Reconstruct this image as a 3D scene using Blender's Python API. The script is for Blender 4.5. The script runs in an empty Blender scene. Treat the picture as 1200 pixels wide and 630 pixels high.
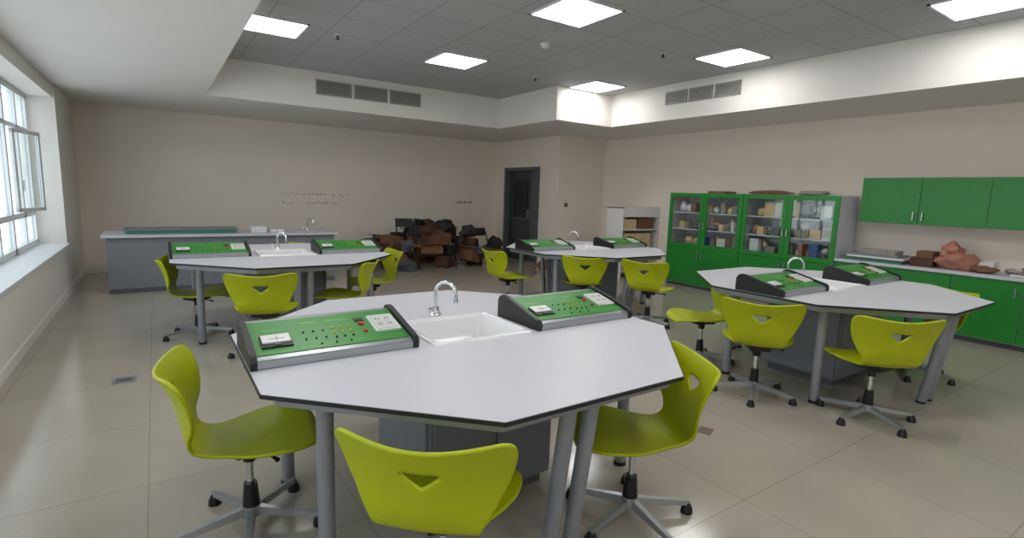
import bpy, bmesh, math, random
from mathutils import Vector, Matrix
random.seed(7)
scene=bpy.context.scene
scene.view_settings.view_transform='Standard'
scene.view_settings.look='None'

def lin(c):
    c=c/255.0
    return c/12.92 if c<=.04045 else ((c+.055)/1.055)**2.4
def rgb(t): return (lin(t[0]),lin(t[1]),lin(t[2]),1)

MATS={}
def mat(name,col,rough=.5,metal=0.,var=.06,scale=8.,bump=0.,spec=.5,emit=None,estr=0.,coat=0.,trans=0.,alpha=1.):
    if name in MATS: return MATS[name]
    m=bpy.data.materials.new(name); m.use_nodes=True
    nt=m.node_tree; b=nt.nodes['Principled BSDF']
    tc=nt.nodes.new('ShaderNodeTexCoord'); nz=nt.nodes.new('ShaderNodeTexNoise')
    nz.inputs['Scale'].default_value=scale; nz.inputs['Detail'].default_value=4
    nt.links.new(tc.outputs['Object'],nz.inputs['Vector'])
    cr=nt.nodes.new('ShaderNodeValToRGB')
    c=rgb(col)
    cr.color_ramp.elements[0].position=.3; cr.color_ramp.elements[1].position=.7
    cr.color_ramp.elements[0].color=tuple(max(0,x*(1-var)) for x in c[:3])+(1,)
    cr.color_ramp.elements[1].color=tuple(min(1,x*(1+var)) for x in c[:3])+(1,)
    nt.links.new(nz.outputs['Fac'],cr.inputs['Fac']); nt.links.new(cr.outputs['Color'],b.inputs['Base Color'])
    b.inputs['Roughness'].default_value=rough; b.inputs['Metallic'].default_value=metal
    b.inputs['Specular IOR Level'].default_value=spec
    b.inputs['Coat Weight'].default_value=coat
    b.inputs['Transmission Weight'].default_value=trans
    b.inputs['Alpha'].default_value=alpha
    if emit:
        b.inputs['Emission Color'].default_value=rgb(emit); b.inputs['Emission Strength'].default_value=estr
    if bump>0:
        bp=nt.nodes.new('ShaderNodeBump'); bp.inputs['Strength'].default_value=bump; bp.inputs['Distance'].default_value=.01
        nt.links.new(nz.outputs['Fac'],bp.inputs['Height']); nt.links.new(bp.outputs['Normal'],b.inputs['Normal'])
    MATS[name]=m; return m

def tiled(name,col,line,size,mortar,rough,off=(0,0),var=.05,bump=0,spec=.5,nscale=1.2):
    m=bpy.data.materials.new(name); m.use_nodes=True; nt=m.node_tree; b=nt.nodes['Principled BSDF']
    tc=nt.nodes.new('ShaderNodeTexCoord'); mp=nt.nodes.new('ShaderNodeMapping')
    mp.inputs['Location'].default_value=(off[0],off[1],0)
    nt.links.new(tc.outputs['Object'],mp.inputs['Vector'])
    br=nt.nodes.new('ShaderNodeTexBrick'); br.offset=0; br.squash=1
    br.inputs['Scale'].default_value=1; br.inputs['Brick Width'].default_value=size; br.inputs['Row Height'].default_value=size
    br.inputs['Mortar Size'].default_value=mortar; br.inputs['Mortar Smooth'].default_value=.1; br.inputs['Bias'].default_value=0
    c=rgb(col)
    br.inputs['Color1'].default_value=tuple(x*(1-var) for x in c[:3])+(1,)
    br.inputs['Color2'].default_value=tuple(min(1,x*(1+var)) for x in c[:3])+(1,)
    br.inputs['Mortar'].default_value=rgb(line)
    nt.links.new(mp.outputs['Vector'],br.inputs['Vector'])
    nz=nt.nodes.new('ShaderNodeTexNoise'); nz.inputs['Scale'].default_value=nscale; nz.inputs['Detail'].default_value=6; nz.inputs['Distortion'].default_value=1.0
    nt.links.new(tc.outputs['Object'],nz.inputs['Vector'])
    cr=nt.nodes.new('ShaderNodeValToRGB'); cr.color_ramp.elements[0].position=.3; cr.color_ramp.elements[1].position=.75
    cr.color_ramp.elements[0].color=(.88,.88,.88,1); cr.color_ramp.elements[1].color=(1,1,1,1)
    nt.links.new(nz.outputs['Fac'],cr.inputs['Fac'])
    mx=nt.nodes.new('ShaderNodeMix'); mx.data_type='RGBA'; mx.blend_type='MULTIPLY'; mx.inputs[0].default_value=1
    nt.links.new(br.outputs['Color'],mx.inputs[6]); nt.links.new(cr.outputs['Color'],mx.inputs[7])
    nt.links.new(mx.outputs[2],b.inputs['Base Color'])
    b.inputs['Roughness'].default_value=rough; b.inputs['Specular IOR Level'].default_value=spec
    MATS[name]=m; return m

M_wall=mat('wall_paint',(240,230,219),.85,var=.015,scale=2)
M_soff=mat('soffit_paint',(228,225,220),.85,var=.015,scale=2)
M_ceil=tiled('ceiling_tile',(186,186,188),(150,150,152),.61,.006,.9,off=(.2,.02),var=.02,nscale=60)
M_floor=tiled('floor_tile',(174,166,155),(146,139,128),.8,.0025,.14,off=(.1,.3),var=.025,spec=.5)
M_white=mat('white_laminate',(202,203,212),.38,var=.015)
M_edge=mat('black_edge',(30,30,34),.4)
M_leg=mat('leg_metal_grey',(150,154,162),.35,metal=.3,var=.03)
M_grey=mat('grey_panel',(122,127,136),.45,var=.03)
M_dgrey=mat('dark_grey_panel',(88,92,98),.45,var=.03)
M_lime=mat('lime_plastic',(172,182,8),.42,var=.03,scale=30,spec=.4)
M_black=mat('black_plastic',(18,18,22),.4)
M_green=mat('green_panel',(34,130,48),.35,var=.03,scale=4)
M_green2=mat('console_green',(46,132,46),.35,var=.03)
M_alu=mat('brushed_alu',(168,172,176),.3,metal=.7,var=.03)
M_chrome=mat('chrome',(215,218,222),.12,metal=1.,var=.01)
M_cer=mat('sink_ceramic',(232,232,235),.15,var=.01,coat=.3)
M_wf=mat('white_frame',(225,228,232),.4,var=.02)
M_yel=mat('yellow_terminal',(200,170,30),.4)
M_red=mat('red_plastic',(170,30,25),.4)
M_pw=mat('white_plastic',(222,222,222),.3,var=.01)
M_card=mat('cardboard',(122,86,62),.85,var=.15,scale=6)
M_card2=mat('cardboard_dark',(78,52,42),.85,var=.2,scale=6)
M_bagk=mat('black_bag',(34,30,32),.6,var=.1,bump=.4)
M_bagr=mat('pinkish_bag',(176,120,104),.4,var=.15,bump=.4)
M_bagg=mat('grey_bag',(150,144,136),.4,var=.15,bump=.4)
M_bone=mat('model_beige',(214,190,150),.5,var=.1)
M_blue=mat('model_blue',(60,100,160),.4)
M_slot=mat('vent_dark',(70,70,68),.7)
M_vent=mat('vent_white',(150,148,144),.5)
M_doorf=mat('door_frame_grey',(92,98,104),.4)
M_doorway_dark=mat('doorway_interior_dark',(60,66,68),.35)  # dark slate colour stands in for the shade inside the open doorway
M_mark=mat('wall_mark',(196,188,182),.85)
M_teal=mat('teal_board',(56,118,100),.5)
M_led=mat('led_panel',(255,255,255),.5,emit=(255,253,250),estr=13.5)

# clear glass
def glass(name,a):
    m=bpy.data.materials.new(name); m.use_nodes=True; nt=m.node_tree; nt.nodes.clear()
    o=nt.nodes.new('ShaderNodeOutputMaterial'); t=nt.nodes.new('ShaderNodeBsdfTransparent'); g=nt.nodes.new('ShaderNodeBsdfGlossy')
    g.inputs['Roughness'].default_value=.03; t.inputs['Color'].default_value=(.95,.97,.96,1)
    x=nt.nodes.new('ShaderNodeMixShader'); x.inputs[0].default_value=a
    nt.links.new(t.outputs[0],x.inputs[1]); nt.links.new(g.outputs[0],x.inputs[2]); nt.links.new(x.outputs[0],o.inputs[0]); return m
M_glass=glass('cabinet_glass',.08)

class MB:
    def __init__(s): s.v=[];s.f=[];s.m=[];s.mats=[];s.sm=[]
    def mi(s,m):
        if m not in s.mats: s.mats.append(m)
        return s.mats.index(m)
    def add(s,vs,fs,m,smooth=False):
        o=len(s.v); s.v+= [tuple(v) for v in vs]; k=s.mi(m)
        for f in fs: s.f.append([i+o for i in f]); s.m.append(k); s.sm.append(smooth)
    def box(s,x0,x1,y0,y1,z0,z1,m,T=None):
        vs=[Vector(p) for p in [(x0,y0,z0),(x1,y0,z0),(x1,y1,z0),(x0,y1,z0),(x0,y0,z1),(x1,y0,z1),(x1,y1,z1),(x0,y1,z1)]]
        if T: vs=[T@v for v in vs]
        s.add(vs,[(0,3,2,1),(4,5,6,7),(0,1,5,4),(1,2,6,5),(2,3,7,6),(3,0,4,7)],m)
    def prism(s,poly,a0,a1,m,fn,smooth=False):
        n=len(poly); vs=[fn(p,a0) for p in poly]+[fn(p,a1) for p in poly]
        s.add(vs,[tuple(reversed(range(n))),tuple(range(n,2*n))],m)
        s.add(vs,[(i,(i+1)%n,(i+1)%n+n,i+n) for i in range(n)],m,smooth)
    def tube(s,pts,r,m,seg=14,caps=True):
        pts=[Vector(p) for p in pts]; rs=r if isinstance(r,(list,tuple)) else [r]*len(pts)
        vs=[];fs=[]; prev=None
        for i,p in enumerate(pts):
            d=(pts[min(i+1,len(pts)-1)]-pts[max(i-1,0)]).normalized()
            if prev is None:
                a=Vector((0,0,1)) if abs(d.z)<.9 else Vector((1,0,0)); u=d.cross(a).normalized()
            else:
                u=(prev-d*prev.dot(d)).normalized()
            prev=u; w=d.cross(u)
            for k in range(seg):
                t=2*math.pi*k/seg; vs.append(p+(u*math.cos(t)+w*math.sin(t))*rs[i])
        for i in range(len(pts)-1):
            for k in range(seg):
                a=i*seg+k;b=i*seg+(k+1)%seg; fs.append((a,b,b+seg,a+seg))
        s.add(vs,fs,m,True)
        if caps:
            s.add(vs[:seg],[tuple(reversed(range(seg)))],m); s.add(vs[-seg:],[tuple(range(seg))],m)
    def cyl(s,x,y,z0,z1,r,m,seg=20,r2=None):
        s.tube([(x,y,z0),(x,y,z1)],[r,r if r2 is None else r2],m,seg)
    def blob(s,c,r,m,amp=.25,seed=0,sub=3):
        bm=bmesh.new(); bmesh.ops.create_icosphere(bm,subdivisions=sub,radius=1)
        from mathutils import noise
        vs=[]
        for v in bm.verts:
            n=noise.noise(v.co*1.6+Vector((seed*7.3,seed,0)))+.5*noise.noise(v.co*4+Vector((0,seed*3.1,0)))+.35*abs(noise.noise(v.co*9+Vector((seed,0,2))))
            p=v.co*(1+amp*n); z=c[2]+p.z*r[2]
            vs.append((c[0]+p.x*r[0],c[1]+p.y*r[1],max(z,c[2]-r[2]*.75)))
        s.add(vs,[tuple(v.index for v in f.verts) for f in bm.faces],m,True); bm.free()
    def mesh(s,name):
        me=bpy.data.meshes.new(name); me.from_pydata(s.v,[],s.f)
        for m in s.mats: me.materials.append(m)
        for p,k,sm in zip(me.polygons,s.m,s.sm): p.material_index=k; p.use_smooth=sm
        me.update(); return me
    def obj(s,name,loc=(0,0,0),rz=0,parent=None,bevel=0):
        me=s.mesh(name); return place(name,me,loc,rz,parent,bevel)
def place(name,me,loc=(0,0,0),rz=0,parent=None,bevel=0):
    o=bpy.data.objects.new(name,me); scene.collection.objects.link(o)
    o.location=loc; o.rotation_euler=(0,0,rz)
    if parent: o.parent=parent
    if bevel:
        b=o.modifiers.new('bev','BEVEL'); b.width=bevel; b.segments=2; b.limit_method='ANGLE'; b.angle_limit=.7
    return o
def empty(name,loc=(0,0,0),rz=0):
    o=bpy.data.objects.new(name,None); scene.collection.objects.link(o); o.location=loc; o.rotation_euler=(0,0,rz); o.empty_display_size=.1; return o
def bx(name,x0,x1,y0,y1,z0,z1,m,bevel=0):
    b=MB(); b.box(x0,x1,y0,y1,z0,z1,m); return b.obj(name,bevel=bevel)

# ------------------------------------------------ ROOM
XL,YB,YF=-.97,10.45,-2.6
HS,HC=2.60,3.11
XI,YI=.62,8.17
XD,YD,XR=6.6,8.16,7.82
XDI,YDI,XRI=5.2,6.54,6.37
TOP=HC+.12
bx('floor',XL-.5,XR+.4,YF-.2,YB+.2,-.1,0,M_floor)
bx('ceiling',XL-.5,XR+.4,YF-.2,YB+.2,HC,HC+.1,M_ceil)
bx('wall_back',XL-.5,XD,YB,YB+.2,0,TOP,M_wall)
bx('wall_front',XL-.5,XR+.2,YF-.2,YF,0,TOP,M_wall)
bx('wall_right',XR,XR+.2,YF,YD,0,TOP,M_wall)
bx('wall_alcove',XD+.2,XR+.2,YD,YD+.2,0,TOP,M_wall)
DY0,DY1,DZ=8.76,10.06,2.02
b=MB(); b.box(XD,XD+.2,YD,DY0,0,TOP,M_wall); b.box(XD,XD+.2,DY1,YB+.2,0,TOP,M_wall); b.box(XD,XD+.2,DY0,DY1,DZ,TOP,M_wall); b.obj('wall_door_side')
b=MB(); b.box(XL-.4,XI,YF,YB,HS,HC+.02,M_soff); b.box(XI,XD,YI,YB,HS,HC+.02,M_soff)
b.box(XDI,XR,YDI,YI,HS,HC+.02,M_soff); b.box(XRI,XR,YF,YDI,HS,HC+.02,M_soff); b.obj('ceiling_soffit')
XW=-1.27
b=MB()
b.box(XL-.25,XL,YF,YB,0,.60,M_soff)
b.box(XW-.1,XL-.25,YF,YB,0,.60,M_soff)
b.box(XW-.1,XL,8.75,YB,.60,HS,M_soff)
b.box(XW-.1,XL-.02,YF,8.75,2.44,HS,M_soff)
b.box(XW-.1,XL,YF,YF+.4,.60,2.44,M_soff)
b.obj('wall_left')
bx('trim_window_ledge',XW,XL+.03,YF+.4,8.75,.60,.635,M_wf,bevel=.004)
bx('baseboard_left',XL,XL+.012,YF,YB,0,.09,M_soff)
bx('baseboard_back',XL,XD,YB-.012,YB,0,.09,M_soff)
M_fr=M_wf
y=8.72;n=1
while y>YF+.5:
    y1=y; y0=max(y-1.25,YF+.42); y=y0
    b=MB(); w=.035
    b.box(XW-.03,XW+.03,y0,y1,.635,.70,M_fr); b.box(XW-.03,XW+.03,y0,y1,2.38,2.44,M_fr)
    b.box(XW-.03,XW+.03,y0,y0+w,.635,2.44,M_fr); b.box(XW-.03,XW+.03,y1-w,y1,.635,2.44,M_fr)
    ym=(y0+y1)/2; b.box(XW-.03,XW+.03,ym-.03,ym+.03,.70,2.38,M_fr)
    b.box(XW-.03,XW+.03,y0+w,y1-w,1.0,1.06,M_fr); b.box(XW-.03,XW+.03,y0+w,y1-w,1.98,2.03,M_fr)
    b.box(XW-.004,XW+.004,y0+w,y1-w,.70,2.38,M_glass)
    b.box(XW+.03,XW+.05,ym-.012,ym+.012,1.3,1.42,M_alu)
    b.obj('window_%d'%n); n+=1
b=MB(); T=Matrix.Translation((XW+.035,7.6,0))@Matrix.Rotation(math.radians(-16),4,'Z')
for a in [(0,.03,-.0,.04),(0,.03,.5,.54)]:
    b.box(a[0],a[1],a[2],a[3],1.08,1.96,M_fr,T)
b.box(0,.03,0,.54,1.08,1.12,M_fr,T); b.box(0,.03,0,.54,1.92,1.96,M_fr,T); b.box(.012,.018,.04,.5,1.12,1.92,M_glass,T)
b.obj('window_sash')
# door
b=MB(); f=.07; g=.003
b.box(XD-.03,XD+.12,DY0+g,DY0+f,0,DZ-g,M_doorf); b.box(XD-.03,XD+.12,DY1-f,DY1-g,0,DZ-g,M_doorf); b.box(XD-.03,XD+.12,DY0+f,DY1-f,DZ-f,DZ-g,M_doorf)
b.box(XD+.08,XD+.12,DY0+f,DY0+f+.34,0,DZ-f,M_doorf)
b.box(XD+.09,XD+.11,DY0+f+.34,DY1-f,0,DZ-f,M_doorway_dark)  # leaf closing the opening, coloured dark in place of the unlit interior
b.box(XD+.075,XD+.09,DY0+f+.45,DY1-f-.2,.95,1.75,M_black)
b.box(XD+.07,XD+.09,DY0+f+.34,DY1-f,.9,.93,M_doorf)
b.box(XD+.02,XD+.08,DY0+f+.36,DY0+f+.38,.95,1.12,M_alu)
b.obj('door_1')
# vents
def vent(name,fn,a0,a1,z0,z1):
    b=MB()
    def B(u0,u1,d0,d1,za,zb,m):
        x0,x1,y0,y1=fn(u0,u1,d0,d1); b.box(x0,x1,y0,y1,za,zb,m)
    B(a0,a1,0,.006,z0,z1,M_slot); t=.018
    B(a0,a1,.0,.016,z0,z0+t,M_vent);B(a0,a1,0,.016,z1-t,z1,M_vent);B(a0,a0+t,0,.016,z0,z1,M_vent);B(a1-t,a1,0,.016,z0,z1,M_vent)
    nz=9
    for i in range(nz):
        z=z0+t+(z1-z0-2*t)*(i+.5)/nz; B(a0+t,a1-t,.0,.012,z-.005,z+.005,M_vent)
    b.obj(name)
for i in range(3):
    a=2.02+i*.56; vent('air_vent',lambda u0,u1,d0,d1:(u0,u1,YI-d1,YI-d0),a,a+.52,2.79,3.0)
for i in range(3):
    a=4.2+i*.42; vent('air_vent',lambda u0,u1,d0,d1:(XRI-d1,XRI-d0,u0,u1),a,a+.38,2.82,3.0)
# ceiling lights
S=.62
for (x,yy) in [(2.97,3.59),(2.97,5.93),(5.38,3.59),(5.38,5.88),(5.40,1.30),(2.97,1.30),(.80,5.93),(.80,3.59),(.80,1.30),(2.97,-1),(5.4,-1),(.8,-1)]:
    b=MB(); b.box(x+.02,x+S-.02,yy+.02,yy+S-.02,HC-.012,HC-.004,M_led)
    b.box(x,x+S,yy,yy+.02,HC-.015,HC,M_wf); b.box(x,x+S,yy+S-.02,yy+S,HC-.015,HC,M_wf)
    b.box(x,x+.02,yy,yy+S,HC-.015,HC,M_wf); b.box(x+S-.02,x+S,yy,yy+S,HC-.015,HC,M_wf)
    b.obj('ceiling_light_panel')
def spr(x,y):
    b=MB(); b.cyl(x,y,HC-.012,HC,.03,M_soff); b.cyl(x,y,HC-.05,HC-.012,.012,M_slot); b.cyl(x,y,HC-.055,HC-.048,.022,M_slot); b.obj('fire_sprinkler')
for p in [(1.75,6.1),(4.6,6.3),(4.95,4.3)]: spr(*p)
b=MB(); b.tube([(3.7,4.9,HC),(3.7,4.9,HC-.02),(3.7,4.9,HC-.045)],[.06,.055,.035],M_pw); b.obj('smoke_detector')
# wall marks
b=MB()
for row,z in enumerate((1.30,1.14)):
    x=1.95
    while x<3.15:
        w=random.uniform(.015,.05)
        if random.random()<.75: b.box(x,x+w,YB-.003,YB,z+random.uniform(-.01,.01),z+random.uniform(.015,.05),M_mark)
        x+=w+random.uniform(.02,.05)
b.obj('wall_scuff_marks')
b=MB()
for i in range(6): b.box(5.55+i*.07,5.60+i*.07,YB-.01,YB,1.2,1.2+.03+.02*(i%2),M_bagg)
b.obj('wall_hook_strip')
b=MB(); b.box(6.78,6.86,YD-.012,YD,1.22,1.30,M_dgrey); b.obj('wall_switch')

# ------------------------------------------------ TABLE
H=.76
A_=.415
OCT=[(-A_,-1),(A_,-1),(1,-A_),(1,A_),(A_,1),(-A_,1),(-1,A_),(-1,-A_)]
SX0,SX1,SY0,SY1=-.25,.27,-.19,.27
def table_mesh():
    b=MB()
    def slab(sc,z0,z1,m,mtop=None,sx=(SX0,SX1,SY0,SY1)):
        o=[(x*sc,y*sc) for x,y in OCT]; r=[(sx[0],sx[2]),(sx[1],sx[2]),(sx[1],sx[3]),(sx[0],sx[3])]
        V=[(x,y,z1) for x,y in o+r]+[(x,y,z0) for x,y in o+r]
        F=[(0,1,9,8),(1,2,9),(2,3,10,9),(3,4,10),(4,5,11,10),(5,6,11),(6,7,8,11),(7,0,8)]
        b.add(V,F,mtop or m); b.add(V,[tuple(i+12 for i in reversed(f)) for f in F],m)
        b.add(V,[(i,(i+1)%8,(i+1)%8+12,i+12)[::-1] for i in range(8)],m)
        b.add(V,[(8+i,8+(i+1)%4,20+(i+1)%4,20+i) for i in range(4)],m)
    slab(1.0,H-.014,H,M_edge,None)
    slab(.996,H,H+.0015,M_white)
    inn=[(x*.95,y*.95) for x,y in OCT]
    for i in range(8):
        p=Vector(inn[i]+(0,)); q=Vector(inn[(i+1)%8]+(0,)); d=(q-p); L=d.length; ang=math.atan2(d.y,d.x)
        T=Matrix.Translation((p.x,p.y,0))@Matrix.Rotation(ang,4,'Z')
        b.box(-.0,L+.0,0,.03,H-.055,H-.014,M_leg,T)
    for sx in (-1,1):
        for a,c in ((-.93,-.3),(.36,.93)):
            b.box(sx*.03-.015,sx*.03+.015,a,c,H-.055,H-.014,M_leg)
    for sx in (-1,1):
        for sy in (-1,1):
            b.cyl(sx*.78,sy*.36,0,H-.02,.031,M_leg,24)
            b.cyl(sx*.78,sy*.36,0,.02,.034,M_black,24)
            b.tube([(sx*.055,sy*.78,0),(sx*.055,sy*.88,H-.02)],.031,M_leg,24)
            b.cyl(sx*.055,sy*.78,0,.015,.034,M_black,24)
    return b
def pedestal():
    b=MB(); w,d=.33,.30; t=.02
    b.box(-w,w,-d,-d+t,.06,H-.02,M_grey);b.box(-w,w,d-t,d,.06,H-.02,M_grey)
    b.box(-w,-w+t,-d+t,d-t,.06,H-.02,M_grey);b.box(w-t,w,-d+t,d-t,.06,H-.02,M_grey)
    b.box(-w+t,w-t,-d+t,d-t,.06,.08,M_grey)
    b.box(-w+.03,w-.03,-d+.03,d-.03,0,.06,M_dgrey)
    b.box(-w+.015,-.004,-d-.016,-d,.08,H-.08,M_grey); b.box(.004,w-.015,-d-.016,-d,.08,H-.08,M_grey)
    b.box(-w-.016,-w,-d+.015,d-.015,.08,H-.08,M_grey); b.box(w,w+.016,-d+.015,d-.015,.08,H-.08,M_grey)
    b.box(-.04,-.03,-d-.03,-d-.016,.5,.6,M_alu); b.box(.03,.04,-d-.03,-d-.016,.5,.6,M_alu)
    return b
ME_top=table_mesh().mesh('table_top_and_legs'); ME_ped=pedestal().mesh('pedestal')
def sink():
    b=MB(); x0,x1,y0,y1=SX0-.012,SX1+.012,SY0-.012,SY1+.012
    def ring(i,z,r):
        pts=[]
        for cx,cy,a0 in [(x1-i-r,y1-i-r,0),(x0+i+r,y1-i-r,90),(x0+i+r,y0+i+r,180),(x1-i-r,y0+i+r,270)]:
            for k in range(6):
                a=math.radians(a0+k*18); pts.append((cx+r*math.cos(a),cy+r*math.sin(a),z))
        return pts
    rings=[ring(0,H+.0015,.03),ring(.003,H+.010,.03),ring(.012,H+.013,.03),ring(.028,H+.010,.035),ring(.034,H-.01,.04),ring(.05,H-.12,.05),ring(.075,H-.145,.05),ring(.20,H-.155,.02)]
    n=24; vs=[p for r in rings for p in r]; fs=[]
    for i in range(len(rings)-1):
        for k in range(n): fs.append((i*n+k,i*n+(k+1)%n,(i+1)*n+(k+1)%n,(i+1)*n+k))
    fs.append(tuple((len(rings)-1)*n+k for k in range(n)))
    b.add(vs,fs,M_cer,True)
    b.cyl((x0+x1)/2,(y0+y1)/2,H-.157,H-.15,.03,M_chrome)
    return b
ME_sink=sink().mesh('sink')
def faucet():
    b=MB()
    b.tube([(0,0,0),(0,0,.012),(0,0,.02),(0,0,.05)],[.03,.03,.02,.018],M_chrome,20)
    pts=[(0,0,.04),(0,0,.13)]
    R=.062
    for k in range(1,13):
        a=math.pi-math.pi*k/12; pts.append(((R+R*math.cos(a))*.55,-(R+R*math.cos(a))*.85,.13+R*math.sin(a)))
    e=pts[-1]; pts.append((e[0],e[1],e[2]-.025))
    b.tube(pts,.010,M_chrome,14)
    b.tube([(e[0],e[1],e[2]-.02),(e[0],e[1],e[2]-.045)],.014,M_chrome,14)
    b.tube([(0,0,.035),(-.04,-.01,.04),(-.065,-.015,.05)],[.012,.010,.008],M_chrome,12)
    b.tube([(-.06,-.015,.03),(-.06,-.015,.07)],[.012,.012],M_pw,12)
    return b
ME_fau=faucet().mesh('faucet')
def console():
    b=MB(); L=.31
    prof=[(-.18,0),(-.18,.035),(.13,.112),(.16,.110),(.18,.085),(.18,0)]
    fn=lambda p,a:(a,p[0],p[1])
    b.prism(prof,-L,L,M_alu,fn)
    cap=[(-.19,0),(-.195,.03),(-.185,.048),(-.17,.055),(.12,.127),(.15,.128),(.172,.118),(.188,.095),(.19,.05),(.19,0)]
    b.prism(cap,-L-.024,-L,M_black,fn); b.prism(cap,L,L+.024,M_black,fn)
    ang=math.atan2(.077,.31)
    T=Matrix.Translation((0,-.18,.035))@Matrix.Rotation(ang,4,'X')
    D=math.hypot(.31,.077)
    b.box(-L+.004,L-.004,.03,D-.012,0,.003,M_green2,T)
    b.box(-.28,-.165,.075,.165,.003,.010,M_black,T); b.box(-.275,-.17,.10,.162,.010,.016,M_pw,T)
    b.box(-.25,-.19,.125,.127,.016,.017,M_black,T); b.box(-.221,-.219,.112,.15,.016,.0172,M_black,T)
    b.box(-.235,-.205,.082,.097,.010,.014,M_dgrey,T)
    def knob(x,y,r,h,m):
        p=T@Vector((x,y,.003)); q=T@Vector((x,y,.003+h)); b.tube([p,q],[r,r*.85],m,12)
    for i in range(3):
        for j in range(2): knob(-.11+i*.04,.11+j*.06,.0045,.006,M_black)
    for i in range(3):
        for j in range(3): knob(.01+i*.035,.10+j*.04,.005,.007,M_yel if j else M_black)
    for i in range(3): knob(-.06+i*.06,.06,.0045,.006,M_black)
    LB=mat('label_light_green',(110,176,104),.4)
    for (x0,x1,y0,y1) in [(-.11,-.04,.25,.258),(.0,.09,.25,.258),(-.26,-.18,.215,.221),(-.14,-.05,.045,.05),(.05,.12,.06,.065)]:
        b.box(x0,x1,y0,y1,.003,.0036,LB,T)
    knob(.14,.19,.014,.01,M_red); knob(.14,.12,.010,.008,M_red); b.box(.12,.16,.215,.24,.003,.008,M_black,T)
    b.box(.18,.295,.10,.245,.003,.012,M_pw,T)
    SG=mat('socket_grey',(200,200,200),.35)
    b.box(.19,.285,.11,.235,.012,.015,SG,T)
    for (x,y) in ((.215,.15),(.215,.2),(.26,.15),(.26,.2)):
        for k in range(2): b.box(x-.008+k*.012,x-.004+k*.012,y-.009,y+.009,.015,.0155,M_black,T)
    b.box(-L,L,-.186,-.18,.004,.03,M_alu)
    return b
ME_con=console().mesh('console')
TABLES={'F':(1.25,2.23),'R':(4.70,2.13),'L':(1.07,5.75),'C':(4.72,5.20)}
for k,(x,y) in TABLES.items():
    e=empty('octagonal_lab_table',(x,y,0))
    place('table_top_and_legs',ME_top,parent=e); place('pedestal',ME_ped,parent=e,bevel=.003)
    o=place('laboratory_sink',ME_sink,(x,y,0))
    place('gooseneck_faucet',ME_fau,(x,y+.34,H+.0018))
    place('electrical_console',ME_con,(x-.66,y+.02,H+.0018),bevel=.002)
    place('electrical_console',ME_con,(x+.64,y-.01,H+.0018),bevel=.002)

# ------------------------------------------------ CHAIR
def cat(P,t):
    n=len(P)-1; x=min(max(t,0),.99999)*n; i=int(x); f=x-i
    p0=P[max(i-1,0)];p1=P[i];p2=P[i+1];p3=P[min(i+2,n)]
    return .5*((2*p1)+(-p0+p2)*f+(2*p0-5*p1+4*p2-p3)*f*f+(-p0+3*p1-3*p2+p3)*f**3)
PR=[(.275,.376),(.24,.404),(.13,.408),(.03,.402),(-.07,.402),(-.145,.410),(-.200,.440),(-.226,.495),(-.238,.56),(-.255,.625),(-.280,.685),(-.310,.740)]
def prof_tab(N=400):
    P=[(cat([p[0] for p in PR],i/N),cat([p[1] for p in PR],i/N)) for i in range(N+1)]
    l=[0]
    for i in range(N): l.append(l[-1]+math.hypot(P[i+1][0]-P[i][0],P[i+1][1]-P[i][1]))
    return P,l
PT,PL=prof_tab(); LT=PL[-1]
def prof(l):
    l=min(max(l,0),LT)
    import bisect
    i=min(max(bisect.bisect_left(PL,l)-1,0),len(PT)-2); f=(l-PL[i])/(PL[i+1]-PL[i])
    a=Vector(PT[i]);c=Vector(PT[i+1]); return a+(c-a)*f, (c-a).normalized()
HW=[.21,.24,.25,.24,.21,.170,.155,.175,.210,.245,.266,.274]
def hw(l):
    w=cat(HW,l/LT)
    for t,r in ((LT-l,.05),(l,.14)):
        if t<r: w-= r-math.sqrt(max(r*r-(r-t)**2,0))
    return max(w,.02)
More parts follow.
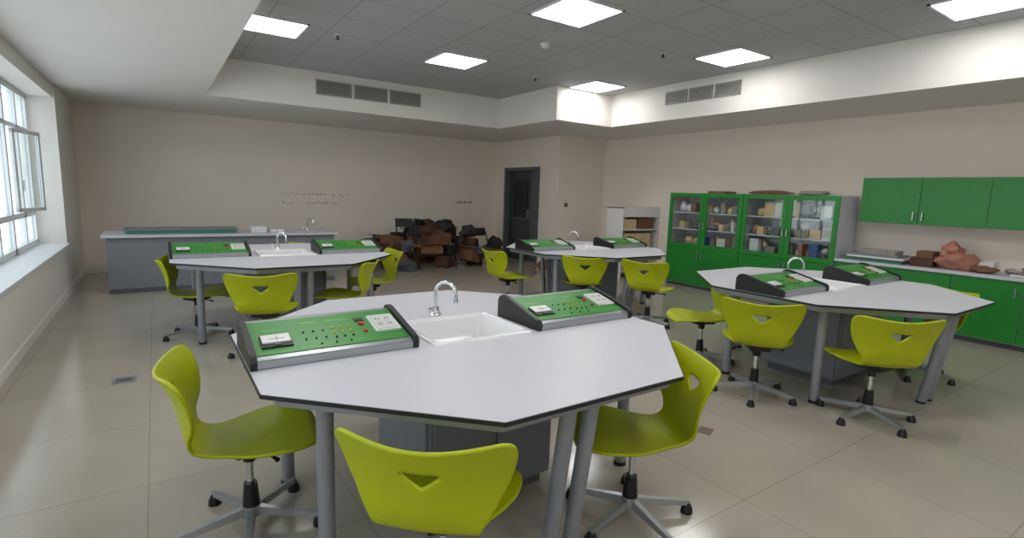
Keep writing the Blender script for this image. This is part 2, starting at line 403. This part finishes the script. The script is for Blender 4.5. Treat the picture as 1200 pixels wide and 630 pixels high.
def shell():
    NU,NV=60,92
    hl=LT-.105 ; hole=[(-.046,hl),(.046,hl),(.0,hl-.036)]; hr=.012
    def sd(p):
        best=1e9;bp=None; inside=True
        for i in range(3):
            a=Vector(hole[i]);c=Vector(hole[(i+1)%3]); d=c-a; t=min(max((p-a).dot(d)/d.dot(d),0),1); q=a+d*t
            if (p-q).length<best: best=(p-q).length;bp=q
            if d.x*(p.y-a.y)-d.y*(p.x-a.x)>0: inside=False
        return (-best if inside else best),bp
    grid=[]
    for j in range(NV+1):
        l=LT*j/NV
        if j==0: l=.0005
        if j==NV: l=LT-.0005
        w=hw(l)
        grid.append([Vector((w*(2*i/NU-1),l)) for i in range(NU+1)])
    faces=[];rem=[]
    for j in range(NV):
        for i in range(NU):
            c=(grid[j][i]+grid[j+1][i+1])/2
            if sd(c)[0]<hr: rem.append((i,j))
            else: faces.append((i,j))
    rv=set(); kv=set()
    for (i,j) in rem:
        for a in ((i,j),(i+1,j),(i,j+1),(i+1,j+1)): rv.add(a)
    for (i,j) in faces:
        for a in ((i,j),(i+1,j),(i,j+1),(i+1,j+1)): kv.add(a)
    for (i,j) in rv&kv:
        p=grid[j][i]; s,q=sd(p); d=(p-q)
        if s<0: d=-d
        if d.length>1e-6: grid[j][i]=q+d.normalized()*hr
    vs=[];idx={}
    for j in range(NV+1):
        for i in range(NU+1):
            if (i,j) not in kv: continue
            p=grid[j][i]; (P,t)=prof(p.y); w=.27
            u=p.x/w; bl=min(max((p.y-.44)/.2,0),1); bl=bl*bl*(3-2*bl)
            nrm=Vector((t.y,-t.x))
            if nrm.y<0 and bl<.5: nrm=-nrm
            if nrm.x<0 and bl>=.5: nrm=-nrm
            up=(.085*bl+.02*(1-bl))*u*u
            idx[(i,j)]=len(vs); vs.append((P.x+nrm.x*up, p.x, P.y+nrm.y*up-.018*bl*u**4))
    F=[(idx[(i,j)],idx[(i+1,j)],idx[(i+1,j+1)],idx[(i,j+1)]) for (i,j) in faces]
    b=MB(); b.add(vs,F,M_lime,True); return b.mesh('seat_shell')
ME_shell=shell()
def base():
    b=MB()
    b.box(-.09,.09,-.07,.07,.355,.392,M_black)
    b.tube([(0,0,.30),(0,0,.36)],[.026,.034],M_black,18)
    b.cyl(0,0,.16,.31,.014,M_chrome,16)
    b.tube([(0,0,.07),(0,0,.11),(0,0,.20)],[.036,.034,.026],M_black,20)
    b.tube([(0,-.05,.365),(0,-.16,.36),(0,-.19,.355)],[.006,.006,.010],M_black,8)
    b.tube([(0,0,.055),(0,0,.10)],[.04,.036],M_alu,20)
    for k in range(5):
        a=2*math.pi*k/5+.3; c,s=math.cos(a),math.sin(a)
        n=6; vs=[];fs=[]
        for i in range(n+1):
            t=i/n; r=.025+t*.265; w=.020-.007*t; z1=.095-.035*t; z0=.062-.022*t
            for dx,z in ((-w,z0),(w,z0),(w*.7,z1),(-w*.7,z1)): vs.append((c*r-s*dx,s*r+c*dx,z))
        for i in range(n):
            for q in range(4): fs.append((i*4+q,i*4+(q+1)%4,i*4+4+(q+1)%4,i*4+4+q))
        fs.append((n*4,n*4+1,n*4+2,n*4+3)); b.add(vs,fs,M_alu,False)
        b.tube([(c*.282,s*.282,0),(c*.282,s*.282,.022),(c*.282,s*.282,.05)],[.028,.026,.012],M_black,14)
    return b.mesh('swivel_base')
ME_base=base()
def chair(x,y,deg,br=None):
    e=empty('lime_swivel_chair',(x,y,0),math.radians(deg))
    o=place('seat_shell',ME_shell,parent=e); s=o.modifiers.new('th','SOLIDIFY'); s.thickness=.012; s.offset=0
    o2=place('swivel_base',ME_base,parent=e,rz=br if br is not None else random.uniform(0,1.2))
CH=[(.27,2.31,-6,.55),(.75,1.465,48,.5),(1.72,1.51,150,.4),
    (3.68,2.10,32),(3.96,1.44,48),(5.38,1.65,150),(4.0,2.82,150),
    (3.64,5.42,0),(4.22,4.66,52),(4.66,4.02,25),
    (.28,5.72,-10),(.72,4.72,75),(1.5,5.1,150),(2.02,5.75,178),(1.5,6.6,250)]
for c in CH: chair(*c)

# ------------------------------------------------ TALL CABINETS
def handle(b,x,y,z,h=.1):
    b.box(x-.03,x-.02,y-.008,y+.008,z,z+h,M_alu); b.box(x-.022,x,y-.006,y+.006,z+.005,z+.017,M_alu); b.box(x-.022,x,y-.006,y+.006,z+h-.017,z+h-.005,M_alu)
CX,CD,CT=7.24,.5,1.55
def tall(y0,y1,sd):
    b=MB(); x0=CX; x1=CX+CD; t=.02
    b.box(x0+.02,x1,y0,y0+t,.0,CT,M_white); b.box(x0+.02,x1,y1-t,y1,0,CT,M_white)
    b.box(x0+.02,x1,y0+t,y1-t,CT-t,CT,M_white); b.box(x0+.02,x1,y0+t,y1-t,.05,.07,M_white); b.box(x1-.01,x1,y0+t,y1-t,.07,CT-t,M_white)
    b.box(x0+.05,x1,y0+t,y1-t,0,.05,M_dgrey)
    for z in (.68,.95,1.22): b.box(x0+.04,x1-.01,y0+t,y1-t,z,z+.018,M_white)
    ym=(y0+y1)/2
    for a,c,hy in ((y0+.003,ym-.002,ym-.03),(ym+.002,y1-.003,ym+.03)):
        b.box(x0,x0+.02,a,c,.06,.66,M_green)
        fw=.065
        b.box(x0,x0+.02,a,a+fw,.665,CT,M_green); b.box(x0,x0+.02,c-fw,c,.665,CT,M_green)
        b.box(x0,x0+.02,a+fw,c-fw,.665,.665+fw,M_green); b.box(x0,x0+.02,a+fw,c-fw,CT-fw,CT,M_green)
        b.box(x0+.008,x0+.012,a+fw,c-fw,.665+fw,CT-fw,M_glass)
        handle(b,x0,hy,.98); handle(b,x0,hy,.50)
    b.obj('green_glass_cabinet')
    r=random.Random(sd); b=MB(); cols=[M_pw,M_pw,M_card,M_bagg,M_bone,M_bone,M_bagr,M_blue,M_wf,M_dgrey,M_bone,M_bagg]
    for z in (.700,.970,1.240):
        y=y0+.04
        while y<y1-.16:
            w=r.uniform(.05,.15);h=r.uniform(.10,.22); d=r.uniform(.1,.2); m=r.choice(cols); k=r.random()
            if k<.4: b.box(x0+.07,x0+.07+d,y,y+w,z,z+h,m)
            elif k<.65:
                b.cyl(x0+.15,y+w/2,z,z+.02,w*.45,M_black,14); b.cyl(x0+.15,y+w/2,z+.02,z+h*.5,.012,M_alu,8); b.blob((x0+.15,y+w/2,z+h*.7),(w*.4,w*.4,h*.3),m,.35,r.randint(0,99),2)
            elif k<.8: b.tube([(x0+.15,y+w/2,z),(x0+.15,y+w/2,z+h*.65),(x0+.15,y+w/2,z+h*.8),(x0+.15,y+w/2,z+h)],[w*.4,w*.4,w*.15,w*.15],m,14)
            else: b.blob((x0+.17,y+w/2,z+h*.36),(w*.55,w*.5,h*.45),m,.35,r.randint(0,99),2)
            y+=w+r.uniform(.0,.02)
    b.obj('cabinet_shelf_contents')
tall(4.575,5.92,3); tall(3.225,4.57,8)
b=MB(); BX=7.24
b.box(BX+.02,XR-.02,-1.6,3.20,.06,.72,M_white); b.box(BX+.07,XR-.02,-1.6,3.20,0,.06,M_dgrey)
y=3.2; k=0
while y-.6>-1.65:
    b.box(BX,BX+.02,y-.597,y-.003,.07,.715,M_green); handle(b,BX,(y-.06) if k%2 else (y-.54),.55); y-=.6; k+=1
b.obj('green_base_cabinet',bevel=.002)
bx('trim_countertop',BX-.02,XR-.005,-1.6,3.215,.721,.755,M_white,bevel=.004)
b=MB(); UX=7.47
b.box(UX+.02,XR-.002,-1.32,3.09,1.24,1.78,M_white)
y=3.09;k=0
while y-.63>-1.4:
    b.box(UX,UX+.02,y-.627,y-.003,1.235,1.785,M_green); handle(b,UX,(y-.585) if k%2==0 else (y-.045),1.28); y-=.63;k+=1
b.obj('green_wall_cabinet',bevel=.002)
# stuff on counter
b=MB(); b.box(7.3,7.7,2.5,3.15,.756,.80,M_teal); b.box(7.28,7.68,2.48,3.1,.80,.82,M_pw); b.box(7.32,7.66,2.55,3.12,.82,.85,M_grey); b.box(7.36,7.6,2.6,3.0,.85,.90,M_bagg); b.obj('stacked_boards')
b=MB(); b.box(7.35,7.65,2.22,2.44,.757,.86,M_card2); b.box(7.4,7.62,2.24,2.40,.86,.93,M_card)
b.blob((7.45,2.02,.84),(.14,.17,.11),M_bagr,.5,3); b.blob((7.5,2.1,.95),(.09,.1,.09),M_bagr,.6,5); b.blob((7.42,1.78,.79),(.1,.1,.04),M_card,.5,28); b.box(7.5,7.7,1.72,1.9,.757,.87,M_pw)
b.obj('plastic_bag_pile')
b=MB(); b.blob((7.5,1.40,.79),(.16,.2,.045),M_bagg,.5,13); b.blob((7.45,.98,.79),(.18,.2,.045),M_bagg,.5,17); b.box(7.35,7.6,1.3,1.55,.757,.775,M_pw)
for i in range(9):
    r=random.Random(i); x=7.35+r.random()*.3; y=.9+r.random()*.6; T=Matrix.Translation((x,y,.82))@Matrix.Rotation(r.uniform(0,3),4,'Z')@Matrix.Rotation(r.uniform(-.15,.15),4,'Y'); b.box(-.12,.12,-.008,.008,-.006,.006,[M_dgrey,M_pw,M_card][i%3],T)
b.obj('crumpled_packaging')
b=MB(); b.box(7.4,7.7,5.0,5.3,CT+.001,CT+.04,M_card); b.blob((7.5,4.3,CT+.03),(.12,.3,.03),M_card,.4,2); b.blob((7.5,3.7,CT+.03),(.12,.2,.03),M_bagg,.4,4); b.obj('boxes_on_cabinet')
# white open shelf in the corner
b=MB(); x0,x1,y0,y1=6.85,7.8,6.6,7.0
b.box(x0,x0+.02,y0,y1,0,1.27,M_pw); b.box(x1-.02,x1,y0,y1,0,1.27,M_pw); b.box(x0,x1,y0,y1,1.25,1.275,M_pw); b.box(x0+.02,x1-.02,y1-.01,y1,0,1.25,M_pw)
for z in (.1,.5,.86): b.box(x0+.02,x1-.02,y0,y1-.01,z,z+.02,M_pw)
b.box(x0+.02,x1-.02,y0,y0+.02,1.1,1.25,M_pw)
b.box(x0+.05,x0+.4,y0+.05,y0+.35,.88,1.06,M_bone); b.box(x0+.45,x0+.85,y0+.05,y0+.35,.88,1.08,M_card); b.box(x0+.1,x0+.8,y0+.05,y0+.3,.52,.8,M_bone)
b.obj('white_open_shelf')
# junk piles
def pile(name,cx,cy,wx,wy,hmax,n,sd):
    r=random.Random(sd); b=MB(); mats=[M_card,M_card,M_card2,M_card2,M_bagk,M_bagk,M_dgrey,M_black]
    for i in range(n):
        x=cx+r.uniform(-wx,wx); y=cy+r.uniform(-wy,wy); hh=hmax*(1-.5*abs(x-cx)/wx)
        z=r.uniform(0,1)**1.2*max(hh-.2,0)
        T=Matrix.Translation((x,y,z+.12 if z>.05 else .12))@Matrix.Rotation(r.uniform(0,3),4,'Z')@Matrix.Rotation(r.uniform(-.35,.35) if z>.05 else 0,4,'X')
        a,c,d=r.uniform(.12,.26),r.uniform(.1,.2),r.uniform(.06,.12)
        m=r.choice(mats)
        if m is M_bagk: b.blob((x,y,z+.13),(a*.8,c*.8,.13),m,.4,r.randint(0,99),3)
        elif m is M_black:
            for q in (-1,1): b.tube([T@Vector((q*.15,-.15,-.1)),T@Vector((q*.15,.0,.25)),T@Vector((q*.15,.12,.3))],.012,M_black,8)
            b.box(-.16,.16,.02,.05,.16,.32,M_bagk,T)
        else:
            b.box(-a,a,-c,c,-.12 if z<=.05 else -d,d,m,T)
            b.box(-a,a,c,c+.12,d-.01,d,m,T@Matrix.Rotation(r.uniform(-.2,.2),4,'X'))
    b.obj(name)
pile('cardboard_junk_pile',4.5,9.35,1.3,.5,.98,58,5)
pile('cardboard_junk_pile',6.15,7.4,.35,.35,.66,12,11)
# ------------------------------------------------ back counter
b=MB(); x0,x1,y0,y1=-.55,2.3,8.36,9.05
b.box(x0,x1,y0,y1,.0,.725,M_grey); b.box(x0-.05,x1+.05,y0-.05,y1+.05,.725,.76,M_white)
for i in range(1,4): xx=x0+(x1-x0)*i/4; b.box(xx-.003,xx+.003,y0-.003,y0,.03,.72,M_dgrey)
b.box(x0,x1,y0-.004,y0,0,.06,M_dgrey)
b.obj('demonstration_counter',bevel=.003)
b=MB(); b.box(-.35,.95,8.45,8.95,.761,.81,M_teal); b.box(-.37,.97,8.44,8.96,.81,.822,M_grey); b.obj('teal_display_board')
b=MB(); b.box(1.15,1.35,8.5,8.7,.761,.85,M_pw); b.box(1.4,1.6,8.55,8.75,.761,.80,M_pw); b.obj('white_paper_stack')
place('gooseneck_faucet',ME_fau,(2.0,8.8,.7605))
b=MB(); b.box(-.33,-.19,4.55,4.67,0,.006,M_alu); b.box(-.31,-.21,4.57,4.65,.006,.007,M_dgrey); b.obj('floor_socket_plate')
b=MB(); b.box(-.05,.05,-.04,.04,0,.004,mat('scrap_brown',(112,96,84),.8)); b.obj('cardboard_scrap',(2.80,1.88,0),.4)

# ------------------------------------------------ CAMERA
f,pi_,ya,ro=612.7,.1421,.5986,.0321
s,c=math.sin,math.cos
fw=Vector((s(ya)*c(pi_),c(ya)*c(pi_),-s(pi_))); r0=Vector((c(ya),-s(ya),0)); u0=r0.cross(fw)
r=c(ro)*r0+s(ro)*u0; u=-s(ro)*r0+c(ro)*u0
cd=bpy.data.cameras.new('camera'); co=bpy.data.objects.new('camera',cd); scene.collection.objects.link(co)
M=Matrix(((r.x,u.x,-fw.x,0),(r.y,u.y,-fw.y,0),(r.z,u.z,-fw.z,1.44),(0,0,0,1)))
co.matrix_world=M; cd.sensor_width=36; cd.lens=f/1200*36; cd.clip_start=.05; cd.clip_end=200
scene.camera=co
w=bpy.data.worlds.new('World'); scene.world=w; w.use_nodes=True
bg=w.node_tree.nodes['Background']; bg.inputs['Color'].default_value=(.88,.94,1,1); bg.inputs['Strength'].default_value=2.6
